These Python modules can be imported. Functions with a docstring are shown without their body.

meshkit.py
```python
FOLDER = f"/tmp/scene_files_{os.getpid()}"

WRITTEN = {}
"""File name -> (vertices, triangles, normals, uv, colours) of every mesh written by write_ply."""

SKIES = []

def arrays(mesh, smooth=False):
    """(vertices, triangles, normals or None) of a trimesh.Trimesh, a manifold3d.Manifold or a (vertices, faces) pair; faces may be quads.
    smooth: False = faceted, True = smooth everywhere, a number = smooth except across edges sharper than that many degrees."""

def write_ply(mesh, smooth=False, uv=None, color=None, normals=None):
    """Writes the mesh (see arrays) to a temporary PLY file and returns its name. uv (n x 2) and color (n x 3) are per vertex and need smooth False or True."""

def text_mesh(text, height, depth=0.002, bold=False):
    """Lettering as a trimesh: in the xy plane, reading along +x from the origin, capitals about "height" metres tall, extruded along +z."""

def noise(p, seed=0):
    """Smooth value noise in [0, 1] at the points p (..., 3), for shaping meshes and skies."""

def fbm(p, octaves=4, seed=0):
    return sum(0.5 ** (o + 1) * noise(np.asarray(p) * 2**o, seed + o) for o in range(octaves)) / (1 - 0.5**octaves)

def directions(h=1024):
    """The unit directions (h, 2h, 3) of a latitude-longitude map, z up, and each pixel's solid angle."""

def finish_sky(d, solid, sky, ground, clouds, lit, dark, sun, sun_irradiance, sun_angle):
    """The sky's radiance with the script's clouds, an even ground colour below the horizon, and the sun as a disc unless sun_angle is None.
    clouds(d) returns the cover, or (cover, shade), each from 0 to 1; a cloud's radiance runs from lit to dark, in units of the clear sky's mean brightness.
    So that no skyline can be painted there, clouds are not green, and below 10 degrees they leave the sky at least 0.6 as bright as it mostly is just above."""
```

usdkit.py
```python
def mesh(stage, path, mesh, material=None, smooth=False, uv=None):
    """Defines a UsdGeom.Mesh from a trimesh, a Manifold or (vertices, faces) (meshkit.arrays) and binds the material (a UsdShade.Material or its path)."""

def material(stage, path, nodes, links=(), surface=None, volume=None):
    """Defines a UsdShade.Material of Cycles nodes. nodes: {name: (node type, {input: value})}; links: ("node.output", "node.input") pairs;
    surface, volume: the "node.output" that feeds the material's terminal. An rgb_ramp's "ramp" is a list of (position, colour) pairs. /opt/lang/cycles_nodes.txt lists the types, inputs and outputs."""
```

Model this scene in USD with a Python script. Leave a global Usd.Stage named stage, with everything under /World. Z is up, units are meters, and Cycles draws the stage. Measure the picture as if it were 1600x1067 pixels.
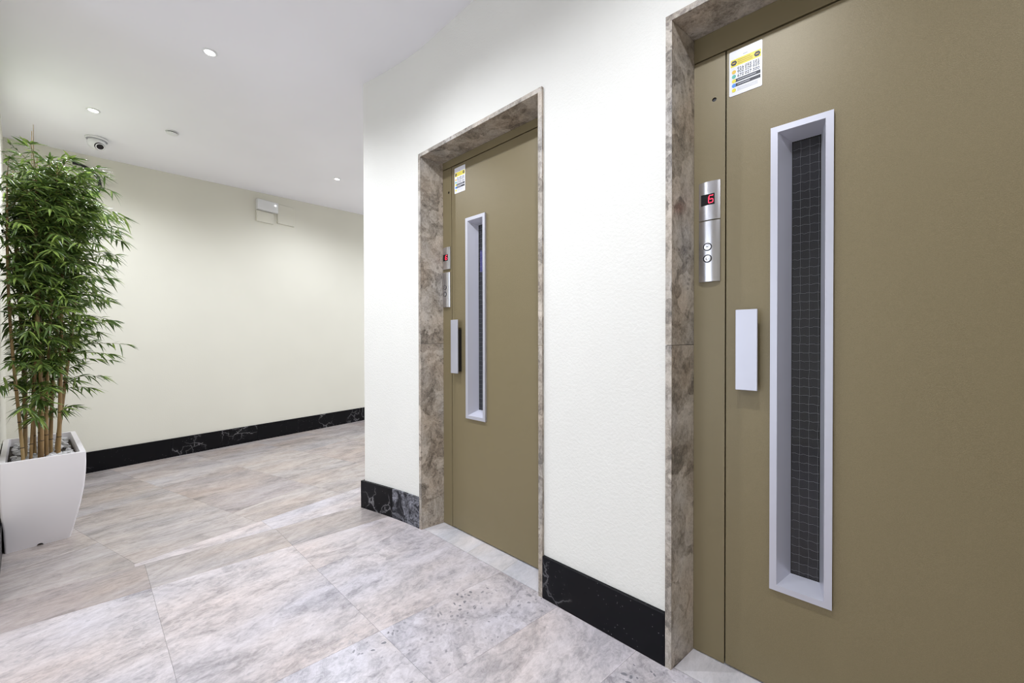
import math, random
import numpy as np, trimesh, manifold3d as m3, usdkit, meshkit
from pxr import Usd, UsdGeom, UsdLux, Gf, Sdf
from shapely.geometry import Polygon, box as sbox, LineString
from shapely import affinity
from shapely.ops import split as shsplit

stage = Usd.Stage.CreateInMemory()
UsdGeom.SetStageUpAxis(stage, UsdGeom.Tokens.z)
UsdGeom.SetStageMetersPerUnit(stage, 1.0)
UsdGeom.Xform.Define(stage, '/World')
UsdGeom.Scope.Define(stage, '/World/Looks')

# ------------------------------------------------------------------ camera
# world: X runs along the lift wall (to the right), Y goes into that wall, Z up; metres
F, W_PX, CAM_H = 582.83, 1600.0, 1.10
PITCH, ROLL = -0.0073, -0.0018
YAW_R = np.array([0.75443, 0.65639, 0.0])     # camera right in the world
YAW_F = np.array([-0.65639, 0.75443, 0.0])    # camera forward in the world
UPV = np.array([0.0, 0.0, 1.0])
fwd = YAW_F * math.cos(PITCH) + UPV * math.sin(PITCH)
up0 = -YAW_F * math.sin(PITCH) + UPV * math.cos(PITCH)
right = YAW_R * math.cos(ROLL) + up0 * math.sin(ROLL)
up = -YAW_R * math.sin(ROLL) + up0 * math.cos(ROLL)
EYE = np.array([0.0, 0.0, CAM_H])
cam = UsdGeom.Camera.Define(stage, '/World/camera')
cam.AddTransformOp().Set(Gf.Matrix4d(*right, 0, *up, 0, *(-fwd), 0, *EYE, 1))
cam.CreateHorizontalApertureAttr(36.0)
cam.CreateVerticalApertureAttr(36.0 * 1067 / 1600)
cam.CreateFocalLengthAttr(36.0 * F / W_PX)
cam.CreateClippingRangeAttr(Gf.Vec2f(0.02, 100))
cam.CreateExposureAttr(0.17)
LAMP = 10.0            # radiant level of one ceiling downlight
LAMP_COL = (0.95, 0.99, 1.08)
DAY = 0.85             # daylight entering through unseen openings behind the camera and in the corridor
DAY_COL = (0.80, 0.87, 1.0)

def project(P):
    d = np.asarray(P, float) - EYE
    x, y, z = d @ right, d @ up, d @ fwd
    return np.stack([800 + F * x / z, 533.5 - F * y / z], -1), z

dome = UsdLux.DomeLight.Define(stage, '/World/daylight_sky')
dome.CreateIntensityAttr(DAY)
dome.CreateColorAttr(Gf.Vec3f(*DAY_COL))

# ------------------------------------------------------------------ materials
LK = '/World/Looks/'
def mat(name, nodes, links, surface='p.BSDF'):
    return usdkit.material(stage, LK + name, nodes, links, surface=surface)
def plain(name, col, rough=0.5, metal=0.0, spec=0.5, emit=None, es=0.0, bump=None):
    p = {'base_color': col, 'roughness': rough, 'metallic': metal, 'specular_ior_level': spec}
    if emit: p.update(emission_color=emit, emission_strength=es)
    nodes, links = {'p': ('principled_bsdf', p)}, []
    if bump:
        nodes.update(g=('geometry', {}), n=('noise_texture', {'scale': bump[0], 'detail': 3.0, 'roughness': 0.6}),
                     b=('bump', {'strength': bump[1], 'distance': bump[2]}))
        links += [('g.position', 'n.vector'), ('n.fac', 'b.height'), ('b.normal', 'p.normal')]
    return mat(name, nodes, links)
def rnd_pos(scale3, k=41.0, rot=(0, 0, 0)):
    """world position, stretched, shifted by a per-object random amount"""
    nodes = {'g': ('geometry', {}), 'oi': ('object_info', {}),
             'r1': ('math', {'math_type': 'multiply', 'value2': k}), 'r2': ('math', {'math_type': 'multiply', 'value2': k * 7.31}),
             'cx': ('combine_xyz', {}), 'va': ('vector_math', {'math_type': 'add'}),
             'mp': ('mapping', {'scale': scale3, 'rotation': rot})}
    links = [('g.position', 'mp.vector'), ('oi.random', 'r1.value1'), ('oi.random', 'r2.value1'), ('r1.value', 'cx.x'), ('r2.value', 'cx.y'),
             ('r1.value', 'cx.z'), ('mp.vector', 'va.vector1'), ('cx.vector', 'va.vector2')]
    return nodes, links

def paint(name, col, rough=0.75, big=0.0016, fine=0.0006):
    return mat(name, {'g': ('geometry', {}), 'n1': ('noise_texture', {'scale': 95.0, 'detail': 3.0, 'roughness': 0.55}),
        'n2': ('noise_texture', {'scale': 1.7, 'detail': 2.0}),
        'r': ('rgb_ramp', {'ramp': [(0.3, tuple(c * 0.965 for c in col)), (0.7, col)]}),
        'b': ('bump', {'strength': 0.75, 'distance': big}), 'p': ('principled_bsdf', {'roughness': rough, 'specular_ior_level': 0.3})},
        [('g.position', 'n1.vector'), ('g.position', 'n2.vector'), ('n2.fac', 'r.fac'), ('r.color', 'p.base_color'), ('n1.fac', 'b.height'), ('b.normal', 'p.normal')])
M = {}
M['wall'] = paint('wall_paint', (0.79, 0.775, 0.715), big=0.0020)
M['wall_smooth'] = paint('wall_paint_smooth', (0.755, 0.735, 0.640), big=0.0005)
M['ceiling'] = paint('ceiling_paint', (0.91, 0.90, 0.93), rough=0.9, big=0.0003)
M['white_plastic'] = plain('white_plastic', (0.78, 0.78, 0.78), 0.4)
M['cream_plastic'] = plain('cream_plastic', (0.72, 0.69, 0.60), 0.5)
M['black_plastic'] = plain('black_plastic', (0.012, 0.012, 0.013), 0.35)
M['gap'] = plain('dark_gap', (0.01, 0.009, 0.007), 0.9)
M['lens'] = plain('lamp_lens', (0.9, 0.9, 0.9), 0.4, emit=(1, 1, 1), es=14.0)
M['alu'] = plain('painted_aluminium', (0.56, 0.56, 0.615), 0.38, metal=0.5, bump=(700.0, 0.08, 0.0004))
M['planter'] = plain('white_planter', (0.88, 0.85, 0.875), 0.38)
M['led'] = plain('red_led', (0.3, 0.0, 0.01), 0.5, emit=(1.0, 0.02, 0.05), es=3.5)
M['screen'] = plain('display_black', (0.006, 0.005, 0.005), 0.12)
M['shaft'] = plain('dark_shaft', (0.035, 0.035, 0.04), 0.8)
M['wire'] = plain('glass_wire', (0.17, 0.17, 0.18), 0.5)
M['silicone'] = plain('sealant', (0.62, 0.60, 0.58), 0.6)
M['soil'] = plain('soil', (0.05, 0.04, 0.03), 0.95, bump=(80.0, 0.8, 0.01))
M['yellow'] = plain('sign_yellow', (0.78, 0.68, 0.005), 0.4)
M['sign_white'] = plain('sign_white', (0.78, 0.78, 0.82), 0.35)
M['ink'] = plain('sign_ink', (0.012, 0.012, 0.018), 0.45)
M['ink_grey'] = plain('sign_ink_grey', (0.42, 0.42, 0.45), 0.45)
M['ink_red'] = plain('sign_ink_ochre', (0.50, 0.30, 0.02), 0.45)
M['teal'] = plain('sign_teal', (0.10, 0.48, 0.36), 0.45)
M['amber'] = plain('sign_amber', (0.80, 0.50, 0.03), 0.45)
M['blue'] = plain('sign_blue', (0.05, 0.25, 0.72), 0.45)
M['blue_glow'] = plain('blue_glow', (0.1, 0.1, 0.6), 0.5, emit=(0.25, 0.22, 1.0), es=9.0)
# brushed stainless steel of the call panels
M['steel'] = mat('brushed_steel', {'g': ('geometry', {}), 'mp': ('mapping', {'scale': (40, 40, 1500)}), 'n': ('noise_texture', {'scale': 1.0, 'detail': 2.0}),
    'b': ('bump', {'strength': 0.05, 'distance': 0.0003}),
    'p': ('principled_bsdf', {'base_color': (0.62, 0.61, 0.62), 'metallic': 1.0, 'roughness': 0.24})},
    [('g.position', 'mp.vector'), ('mp.vector', 'n.vector'), ('n.fac', 'b.height'), ('b.normal', 'p.normal')])
# bronze/olive hammered paint of the lift doors
M['door'] = mat('bronze_paint', {'g': ('geometry', {}), 'n': ('noise_texture', {'scale': 420.0, 'detail': 2.0}), 'n2': ('noise_texture', {'scale': 900.0, 'detail': 1.0}),
    'r': ('rgb_ramp', {'ramp': [(0.3, (0.187, 0.149, 0.076)), (0.7, (0.238, 0.192, 0.104))]}), 'b': ('bump', {'strength': 0.35, 'distance': 0.0006}),
    'p': ('principled_bsdf', {'roughness': 0.42, 'specular_ior_level': 0.45, 'metallic': 0.12})},
    [('g.position', 'n.vector'), ('g.position', 'n2.vector'), ('n2.fac', 'r.fac'), ('r.color', 'p.base_color'), ('n.fac', 'b.height'), ('b.normal', 'p.normal')])

def stone(name, stops, scale, rough, speck=0.0, speck_col=(0.2, 0.19, 0.19), detail_mix=0.4, tint=None, clast=0.10, spec=0.4):
    nodes, links = rnd_pos(scale)
    nodes.update(n1=('noise_texture', {'scale': 1.0, 'detail': 10.0, 'roughness': 0.70, 'distortion': 1.1}),
                 n2=('noise_texture', {'scale': 9.0, 'detail': 9.0, 'roughness': 0.82, 'distortion': 0.6}),
                 mx=('math', {'math_type': 'multiply_add', 'value2': detail_mix}),
                 sub=('math', {'math_type': 'subtract', 'value2': detail_mix * 0.5}),
                 wv=('noise_texture', {'scale': 9.0, 'detail': 3.0}), ws=('vector_math', {'math_type': 'scale', 'scale': 0.10}), wa=('vector_math', {'math_type': 'add'}),
                 vc=('voronoi_texture', {'scale': 13.0, 'randomness': 1.0}), vg=('separate_color', {}),
                 vm=('map_range', {'from_min': 0.0, 'from_max': 1.0, 'to_min': -clast, 'to_max': clast}),
                 ad=('math', {'math_type': 'add'}),
                 r=('rgb_ramp', {'ramp': stops}),
                 n3=('noise_texture', {'scale': 0.55, 'detail': 4.0}),
                 r3=('rgb_ramp', {'ramp': tint or [(0.32, (0.95, 0.99, 1.06)), (0.5, (1, 1, 1)), (0.68, (1.045, 0.99, 0.94))]}),
                 m1=('mix', {'mix_type': 'multiply', 'fac': 1.0}),
                 rj=('map_range', {'from_min': 0.0, 'from_max': 1.0, 'to_min': 0.93, 'to_max': 1.05}),
                 m3=('vector_math', {'math_type': 'scale'}),
                 p=('principled_bsdf', {'roughness': rough, 'specular_ior_level': spec}))
    links += [('va.vector', 'n1.vector'), ('va.vector', 'n2.vector'), ('va.vector', 'n3.vector'), ('n2.fac', 'mx.value1'), ('n1.fac', 'mx.value3'),
              ('g.position', 'wv.vector'), ('wv.color', 'ws.vector1'), ('g.position', 'wa.vector1'), ('ws.vector', 'wa.vector2'), ('wa.vector', 'vc.vector'),
              ('vc.color', 'vg.color'), ('vg.r', 'vm.value'), ('vm.result', 'ad.value1'), ('mx.value', 'sub.value1'), ('sub.value', 'ad.value2'), ('ad.value', 'r.fac'),
              ('n3.fac', 'r3.fac'), ('r.color', 'm1.color1'), ('r3.color', 'm1.color2'),
              ('oi.random', 'rj.value'), ('m1.color', 'm3.vector1'), ('rj.result', 'm3.scale')]
    last = 'm3.vector'
    if speck:
        nodes.update(vo=('voronoi_texture', {'scale': 34.0, 'randomness': 1.0}),
                     vr=('rgb_ramp', {'ramp': [(0.0, (1, 1, 1)), (0.19, (1, 1, 1)), (0.23, (0, 0, 0))]}),
                     nm=('noise_texture', {'scale': 3.2, 'detail': 3.0}),
                     nr=('map_range', {'from_min': 0.40, 'from_max': 0.54, 'to_min': 0.0, 'to_max': speck, 'clamp': True}),
                     fm=('math', {'math_type': 'multiply'}), m2=('mix', {'mix_type': 'mix', 'color2': speck_col}))
        links += [('wa.vector', 'vo.vector'), ('vo.distance', 'vr.fac'), ('g.position', 'nm.vector'), ('nm.fac', 'nr.value'), ('vr.color', 'fm.value1'),
                  ('nr.result', 'fm.value2'), ('fm.value', 'm2.fac'), (last, 'm2.color1')]
        last = 'm2.color'
    links.append((last, 'p.base_color'))
    return mat(name, nodes, links)
FL = [(0.26, (0.275, 0.248, 0.252)), (0.40, (0.41, 0.373, 0.372)), (0.52, (0.525, 0.474, 0.472)), (0.66, (0.62, 0.565, 0.562)), (0.8, (0.69, 0.635, 0.632))]
M['tile_a'] = stone('floor_stone_streaked', FL, (6.5, 2.6, 4.0), 0.24, detail_mix=0.8, clast=0.03)
M['tile_b'] = stone('floor_stone_cloudy', [(a, tuple(c * 1.06 for c in col)) for a, col in FL], (5.0, 2.6, 4.0), 0.24, speck=0.35, speck_col=(0.3, 0.29, 0.3), detail_mix=0.95, clast=0.045)
M['tile_c'] = stone('floor_stone_breccia', [(a, tuple(c * 0.98 for c in col)) for a, col in FL], (5.0, 4.0, 4.0), 0.26, speck=0.95, speck_col=(0.20, 0.195, 0.21), detail_mix=1.1, clast=0.08)
M['tile_d'] = stone('floor_stone_brown', [(a, (c[0] * 0.74, c[1] * 0.70, c[2] * 0.655)) for a, c in FL], (6.5, 2.6, 4.0), 0.24, detail_mix=0.8, clast=0.03)
M['tile_e'] = stone('floor_stone_pale', [(a + 0.0, tuple(min(0.80, 0.30 + 0.62 * c) for c in col)) for a, col in FL], (5.5, 2.2, 4.0), 0.24, detail_mix=0.8, clast=0.03)
M['tile_f'] = stone('floor_stone_greige', [(a, (c[0] * 0.80, c[1] * 0.785, c[2] * 0.74)) for a, c in FL], (6.5, 2.2, 4.0), 0.24, detail_mix=0.8, clast=0.03)  # greige tone is partly the stone, partly the corridor light put into colour
M['grout'] = plain('grout', (0.42, 0.39, 0.37), 0.9)
FR = [(0.28, (0.14, 0.117, 0.092)), (0.42, (0.30, 0.257, 0.206)), (0.56, (0.45, 0.392, 0.322)), (0.75, (0.60, 0.54, 0.46))]
M['frame'] = stone('frame_stone', FR, (12.0, 12.0, 9.0), 0.34, speck=0.5, speck_col=(0.10, 0.08, 0.065), detail_mix=0.9, clast=0.10)
M['frame_edge'] = stone('frame_stone_sawn', [(a, tuple(min(1, c * 0.95 + 0.04) for c in col)) for a, col in FR], (9.0, 9.0, 7.0), 0.6, speck=0.7, speck_col=(0.18, 0.15, 0.13), detail_mix=0.9)

def marble(name, vein):
    nodes, links = rnd_pos((1, 1, 1), 17.0)
    nodes.update(nd=('noise_texture', {'scale': 5.0, 'detail': 4.0, 'roughness': 0.6}), vs=('vector_math', {'math_type': 'scale', 'scale': 0.25}),
                 vb=('vector_math', {'math_type': 'add'}),
                 vo=('voronoi_texture', {'scale': 5.5 + 5.0 * vein, 'feature': 'distance_to_edge', 'randomness': 1.0}),
                 r=('rgb_ramp', {'ramp': [(0.0, (1, 1, 1)), (0.004 + 0.01 * vein, (0.7, 0.7, 0.7)), (0.02 + 0.05 * vein, (0.12 * vein, 0.12 * vein, 0.12 * vein)), (0.10 + 0.1 * vein, (0, 0, 0))]}),
                 nm=('noise_texture', {'scale': 3.0, 'detail': 2.0}),
                 mr=('map_range', {'from_min': 0.60 - 0.16 * vein, 'from_max': 0.76 - 0.16 * vein, 'to_min': 0.0, 'to_max': 0.75, 'clamp': True}),
                 fm=('math', {'math_type': 'multiply'}),
                 sp=('voronoi_texture', {'scale': 60.0}), sr=('rgb_ramp', {'ramp': [(0.0, (0.5, 0.5, 0.5)), (0.10, (0.4, 0.4, 0.4)), (0.13, (0, 0, 0))]}),
                 sn=('noise_texture', {'scale': 9.0}), sm=('map_range', {'from_min': 0.46, 'from_max': 0.58, 'to_min': 0.0, 'to_max': 0.85, 'clamp': True}),
                 sf=('math', {'math_type': 'multiply'}), mx=('math', {'math_type': 'maximum'}),
                 m=('mix', {'mix_type': 'mix', 'color1': (0.0045, 0.0045, 0.006), 'color2': (0.33, 0.32, 0.33)}),
                 p=('principled_bsdf', {'roughness': 0.30, 'specular_ior_level': 0.16}))
    links += [('va.vector', 'nd.vector'), ('nd.color', 'vs.vector1'), ('va.vector', 'vb.vector1'), ('vs.vector', 'vb.vector2'), ('vb.vector', 'vo.vector'),
              ('vo.distance', 'r.fac'), ('va.vector', 'nm.vector'), ('nm.fac', 'mr.value'), ('r.color', 'fm.value1'), ('mr.result', 'fm.value2'),
              ('g.position', 'sp.vector'), ('sp.distance', 'sr.fac'), ('va.vector', 'sn.vector'), ('sn.fac', 'sm.value'), ('sr.color', 'sf.value1'), ('sm.result', 'sf.value2'),
              ('fm.value', 'mx.value1'), ('sf.value', 'mx.value2'), ('mx.value', 'm.fac'), ('m.color', 'p.base_color')]
    return mat(name, nodes, links)
M['marble'] = marble('black_marble', 0.32)
M['marble_veined'] = marble('black_marble_veined', 0.5)
_n, _l = rnd_pos((1, 1, 1), 17.0)
_n.update(n1=('noise_texture', {'scale': 7.0, 'detail': 10.0, 'roughness': 0.72, 'distortion': 2.2}), n2=('noise_texture', {'scale': 26.0, 'detail': 8.0, 'roughness': 0.75, 'distortion': 1.5}),
          q1=('rgb_ramp', {'ramp': [(0.40, (0, 0, 0)), (0.52, (0.7, 0.7, 0.7)), (0.62, (1, 1, 1))]}), q2=('rgb_ramp', {'ramp': [(0.40, (0, 0, 0)), (0.60, (1, 1, 1))]}),
          fm=('math', {'math_type': 'multiply'}), m=('mix', {'mix_type': 'mix', 'color1': (0.012, 0.012, 0.016), 'color2': (0.36, 0.36, 0.40)}), p=('principled_bsdf', {'roughness': 0.3, 'specular_ior_level': 0.2}))
_l += [('va.vector', 'n1.vector'), ('va.vector', 'n2.vector'), ('n1.fac', 'q1.fac'), ('n2.fac', 'q2.fac'), ('q1.color', 'fm.value1'), ('q2.color', 'fm.value2'), ('fm.value', 'm.fac'), ('m.color', 'p.base_color')]
M['marble_cloudy'] = mat('black_marble_cloudy', _n, _l)

M['pane'] = mat('wired_glass', {'t': ('transparent_bsdf', {'color': (0.72, 0.75, 0.76)}),
    'p': ('principled_bsdf', {'base_color': (0.024, 0.024, 0.027), 'roughness': 0.08, 'specular_ior_level': 0.5}), 'm': ('mix_closure', {'fac': 0.18})},
    [('p.BSDF', 'm.closure1'), ('t.BSDF', 'm.closure2')], surface='m.closure')
M['clear'] = mat('clear_glass', {'f': ('fresnel', {'IOR': 1.45}), 't': ('transparent_bsdf', {}), 'y': ('glossy_bsdf', {'roughness': 0.0}), 'm': ('mix_closure', {})},
    [('f.fac', 'm.fac'), ('t.BSDF', 'm.closure1'), ('y.BSDF', 'm.closure2')], surface='m.closure')

def leaf_mat(name, a, b):
    return mat(name, {'oi': ('object_info', {}), 'g': ('geometry', {}), 'n': ('noise_texture', {'scale': 14.0, 'detail': 1.0}),
        'ad': ('math', {'math_type': 'multiply_add', 'value2': 0.8, 'value3': 0.05}),
        'r': ('rgb_ramp', {'ramp': [(0.15, a), (0.75, b)]}),
        'p': ('principled_bsdf', {'roughness': 0.36, 'specular_ior_level': 0.55}), 't': ('translucent_bsdf', {}), 'm': ('mix_closure', {'fac': 0.28})},
        [('g.position', 'n.vector'), ('n.fac', 'ad.value1'), ('ad.value', 'r.fac'), ('r.color', 'p.base_color'), ('r.color', 't.color'),
         ('p.BSDF', 'm.closure1'), ('t.BSDF', 'm.closure2')], surface='m.closure')
M['leaf_dark'] = leaf_mat('bamboo_leaf', (0.042, 0.080, 0.018), (0.125, 0.205, 0.042))
M['leaf_light'] = leaf_mat('bamboo_leaf_light', (0.14, 0.22, 0.045), (0.36, 0.48, 0.11))
M['cane'] = mat('bamboo_cane', {'g': ('geometry', {}), 'mp': ('mapping', {'scale': (30, 30, 5)}), 'n': ('noise_texture', {'scale': 1.0, 'detail': 3.0}),
    'r': ('rgb_ramp', {'ramp': [(0.3, (0.15, 0.085, 0.032)), (0.5, (0.29, 0.18, 0.07)), (0.7, (0.40, 0.275, 0.12))]}),
    'p': ('principled_bsdf', {'roughness': 0.45})}, [('g.position', 'mp.vector'), ('mp.vector', 'n.vector'), ('n.fac', 'r.fac'), ('r.color', 'p.base_color')])
M['cane_dark'] = plain('bamboo_node', (0.075, 0.045, 0.02), 0.6)
M['twig'] = plain('bamboo_twig', (0.16, 0.13, 0.045), 0.6)
M['pebble'] = mat('marble_chip', {'oi': ('object_info', {}), 'g': ('geometry', {}), 'n': ('noise_texture', {'scale': 40.0, 'detail': 3.0}),
    'r': ('rgb_ramp', {'ramp': [(0.3, (0.42, 0.41, 0.41)), (0.6, (0.74, 0.73, 0.73))]}), 'p': ('principled_bsdf', {'roughness': 0.55})},
    [('g.position', 'n.vector'), ('n.fac', 'r.fac'), ('r.color', 'p.base_color')])

# ------------------------------------------------------------------ helpers
used = {}
def numbered(parent, name):
    k = (parent, name); n = used.get(k, 0); used[k] = n + 1
    return name if n == 0 else f'{name}_{n:03d}'
def tag(prim, label=None, cat=None, group=None, kind=None):
    for k, v in (('label', label), ('category', cat), ('group', group), ('kind', kind)):
        if v: prim.SetCustomDataByKey(k, v)
    return prim
def thing(name, label=None, cat=None, loc=(0, 0, 0), group=None, kind=None):
    path = '/World/' + numbered('/World', name)
    x = UsdGeom.Xform.Define(stage, path)
    x.AddTranslateOp().Set(Gf.Vec3d(*map(float, loc)))
    tag(x.GetPrim(), label, cat, group, kind)
    return x.GetPrim()
def part(parent, name, mesh, material, smooth=False, kind=None, label=None, world=True):
    """a mesh under a thing (or part); its points are given in world coordinates and stored relative to the thing"""
    pp = str(parent.GetPath()) if parent else '/World'
    path = pp + '/' + numbered(pp, name)
    v, f, n = meshkit.arrays(mesh, False)
    if parent and world:
        mtx = UsdGeom.Xformable(parent).ComputeLocalToWorldTransform(Usd.TimeCode.Default())
        v = v - np.array(mtx.ExtractTranslation())
    g = usdkit.mesh(stage, path, trimesh.Trimesh(v, f, process=False), M[material] if isinstance(material, str) else material, smooth=smooth)
    tag(g.GetPrim(), label=label, kind=kind)
    return g.GetPrim()

def S(s, n, z=0.0): return np.array([-s, n, z], float)
def bx(s0, s1, n0, n1, z0, z1, bev=0.0):
    """box given by lift-wall coordinates s (leftwards), n (into the wall), z"""
    lo = np.array([-max(s0, s1), min(n0, n1), min(z0, z1)]); hi = np.array([-min(s0, s1), max(n0, n1), max(z0, z1)])
    if bev <= 0:
        m = trimesh.creation.box(hi - lo); m.apply_translation((lo + hi) / 2); return m
    pts = []
    for sx in (0, 1):
        for sy in (0, 1):
            for sz in (0, 1):
                c = np.where([sx, sy, sz], hi, lo); d = np.where([sx, sy, sz], -1, 1) * bev
                for k in range(3):
                    q = c + d; q[k] = c[k]; pts.append(q)
    return trimesh.convex.convex_hull(np.array(pts))
def prism(poly, z0, z1):
    m = trimesh.creation.extrude_polygon(poly, z1 - z0, engine='earcut'); m.apply_translation([0, 0, z0]); return m
def man(mesh):
    return m3.Manifold(m3.Mesh(np.asarray(mesh.vertices, np.float32), np.asarray(mesh.faces, np.uint32)))
def cut(a, *bs):
    r = man(a)
    for b in bs: r = r - man(b)
    m = r.to_mesh(); return trimesh.Trimesh(m.vert_properties[:, :3], m.tri_verts, process=False)
def join(ms): return trimesh.util.concatenate(ms)
def lathe(profile, center, axis='z', seg=32):
    m = trimesh.creation.revolve(np.array(profile, float), sections=seg)
    if axis == 'y-': m.apply_transform(trimesh.transformations.rotation_matrix(math.pi / 2, [1, 0, 0]))   # z -> -y (towards the room)
    if axis == 'down': m.apply_transform(trimesh.transformations.rotation_matrix(math.pi, [1, 0, 0]))
    m.apply_translation(center); return m
def tube(points, radii, seg=8):
    P = np.asarray(points, float); R = np.broadcast_to(np.asarray(radii, float), (len(P),))
    T = np.gradient(P, axis=0); T /= np.linalg.norm(T, axis=1, keepdims=True)
    ref = np.array([1.0, 0, 0]) if abs(T[0][0]) < 0.8 else np.array([0, 1.0, 0])
    V, Fc = [], []
    for i in range(len(P)):
        a = np.cross(T[i], ref); a /= np.linalg.norm(a); b = np.cross(T[i], a)
        for k in range(seg):
            t = 2 * math.pi * k / seg; V.append(P[i] + R[i] * (math.cos(t) * a + math.sin(t) * b))
    for i in range(len(P) - 1):
        for k in range(seg):
            p0, p1 = i * seg + k, i * seg + (k + 1) % seg
            Fc += [(p0, p1, p1 + seg), (p0, p1 + seg, p0 + seg)]
    V.append(P[0]); V.append(P[-1]); c0, c1 = len(V) - 2, len(V) - 1; L = (len(P) - 1) * seg
    for k in range(seg):
        Fc += [(c0, (k + 1) % seg, k), (c1, L + k, L + (k + 1) % seg)]
    m = trimesh.Trimesh(np.array(V), np.array(Fc), process=False); 
    if m.volume < 0: m.invert()
    return m

# ------------------------------------------------------------------ room plan
NW = 1.284              # plaster face of the lift wall; stone frames and skirting stand 12 mm proud of it
NF = 1.272
def curve_n(s): return NW - 0.215 * np.maximum(0, s - 1.82) ** 1.4
S_END = 2.322
# ceiling plane (falls a little towards the back left corner)
C0, CS, CB = 1.1 * 2.4775, -0.02915, 0.06929
CA = np.array([CS + CB * 0.07803, CB * (0.59552 * 0.65639 + 0.80334 * 0.75443)])   # gradient in (s, n)
CA = np.array([CS + CB * (0.59552 * -0.75443 + 0.80334 * 0.65639), CB * (0.59552 * 0.65639 + 0.80334 * 0.75443)])
def zceil(s, n): return C0 + CA[0] * s + CA[1] * n
# back wall: line with direction B, distance DB from the camera
B = np.array([0.59552 * -0.75443 + 0.80334 * 0.65639, 0.59552 * 0.65639 + 0.80334 * 0.75443])      # (s, n) direction, away to the right
NB = np.array([-0.80334 * -0.75443 + 0.59552 * 0.65639, -0.80334 * 0.65639 + 0.59552 * 0.75443])   # (s, n) normal, away from the camera
DB = 4.6396
def back(b, off=0.0, z=0.0):
    q = NB * (DB - off) + B * b; return S(q[0], q[1], z)
def back_sn(b, off=0.0): return NB * (DB - off) + B * b
# left wall line n = L0 + L1*(s-3.226)
def left_n(s): return -0.292 - 0.0615 * (s - 3.226)

def trim_top(mesh, eps=0.0):
    """cut a wall to the sloping ceiling"""
    nrm = np.array([CA[0], -CA[1], 1.0]); ln = np.linalg.norm(nrm)   # z - C0 - CA0*s - CA1*n <= eps, with s = -X, n = Y
    r = man(mesh).trim_by_plane((-nrm / ln).tolist(), float(-(C0 + eps) / ln)).to_mesh()
    return trimesh.Trimesh(r.vert_properties[:, :3], r.tri_verts, process=False)
def wall(name, sn_poly, openings=(), material='wall', z0=0.0):
    poly = Polygon([(-s, n) for s, n in sn_poly])
    m = trim_top(prism(poly if poly.exterior.is_ccw else Polygon(list(poly.exterior.coords)[::-1]), z0, 3.6))
    if openings: m = cut(m, *openings)
    return tag(part(None, name, m, material), kind='structure')

# lift door geometry (s of the stone frame)
FW = 0.88; TST = 0.020
D1L, D1R = 1.822, 0.939          # door 1 frame outer edges
D2L = 0.430; D2R = D2L - 0.883   # door 2
HF = 2.162                       # frame height
SPL = 0.030
ND = 1.412                       # face of the lift doors

# lift wall with its bent left end
ss = np.linspace(S_END, 1.82, 22)
front = [(s, float(curve_n(s))) for s in ss] + [(-2.6, NW)]
rear_poly = [(-2.6, NW + 0.9), (S_END - 0.012, NW + 0.9)]
open1 = bx(D1L - 0.002, D1R + 0.002, 1.0, 1.9, -0.1, HF - 0.002)
open2 = bx(D2L - 0.002, D2R + 0.002, 1.0, 1.9, -0.1, HF - 0.002)
wall('wall_right', front + rear_poly, [open1, open2])
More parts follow.
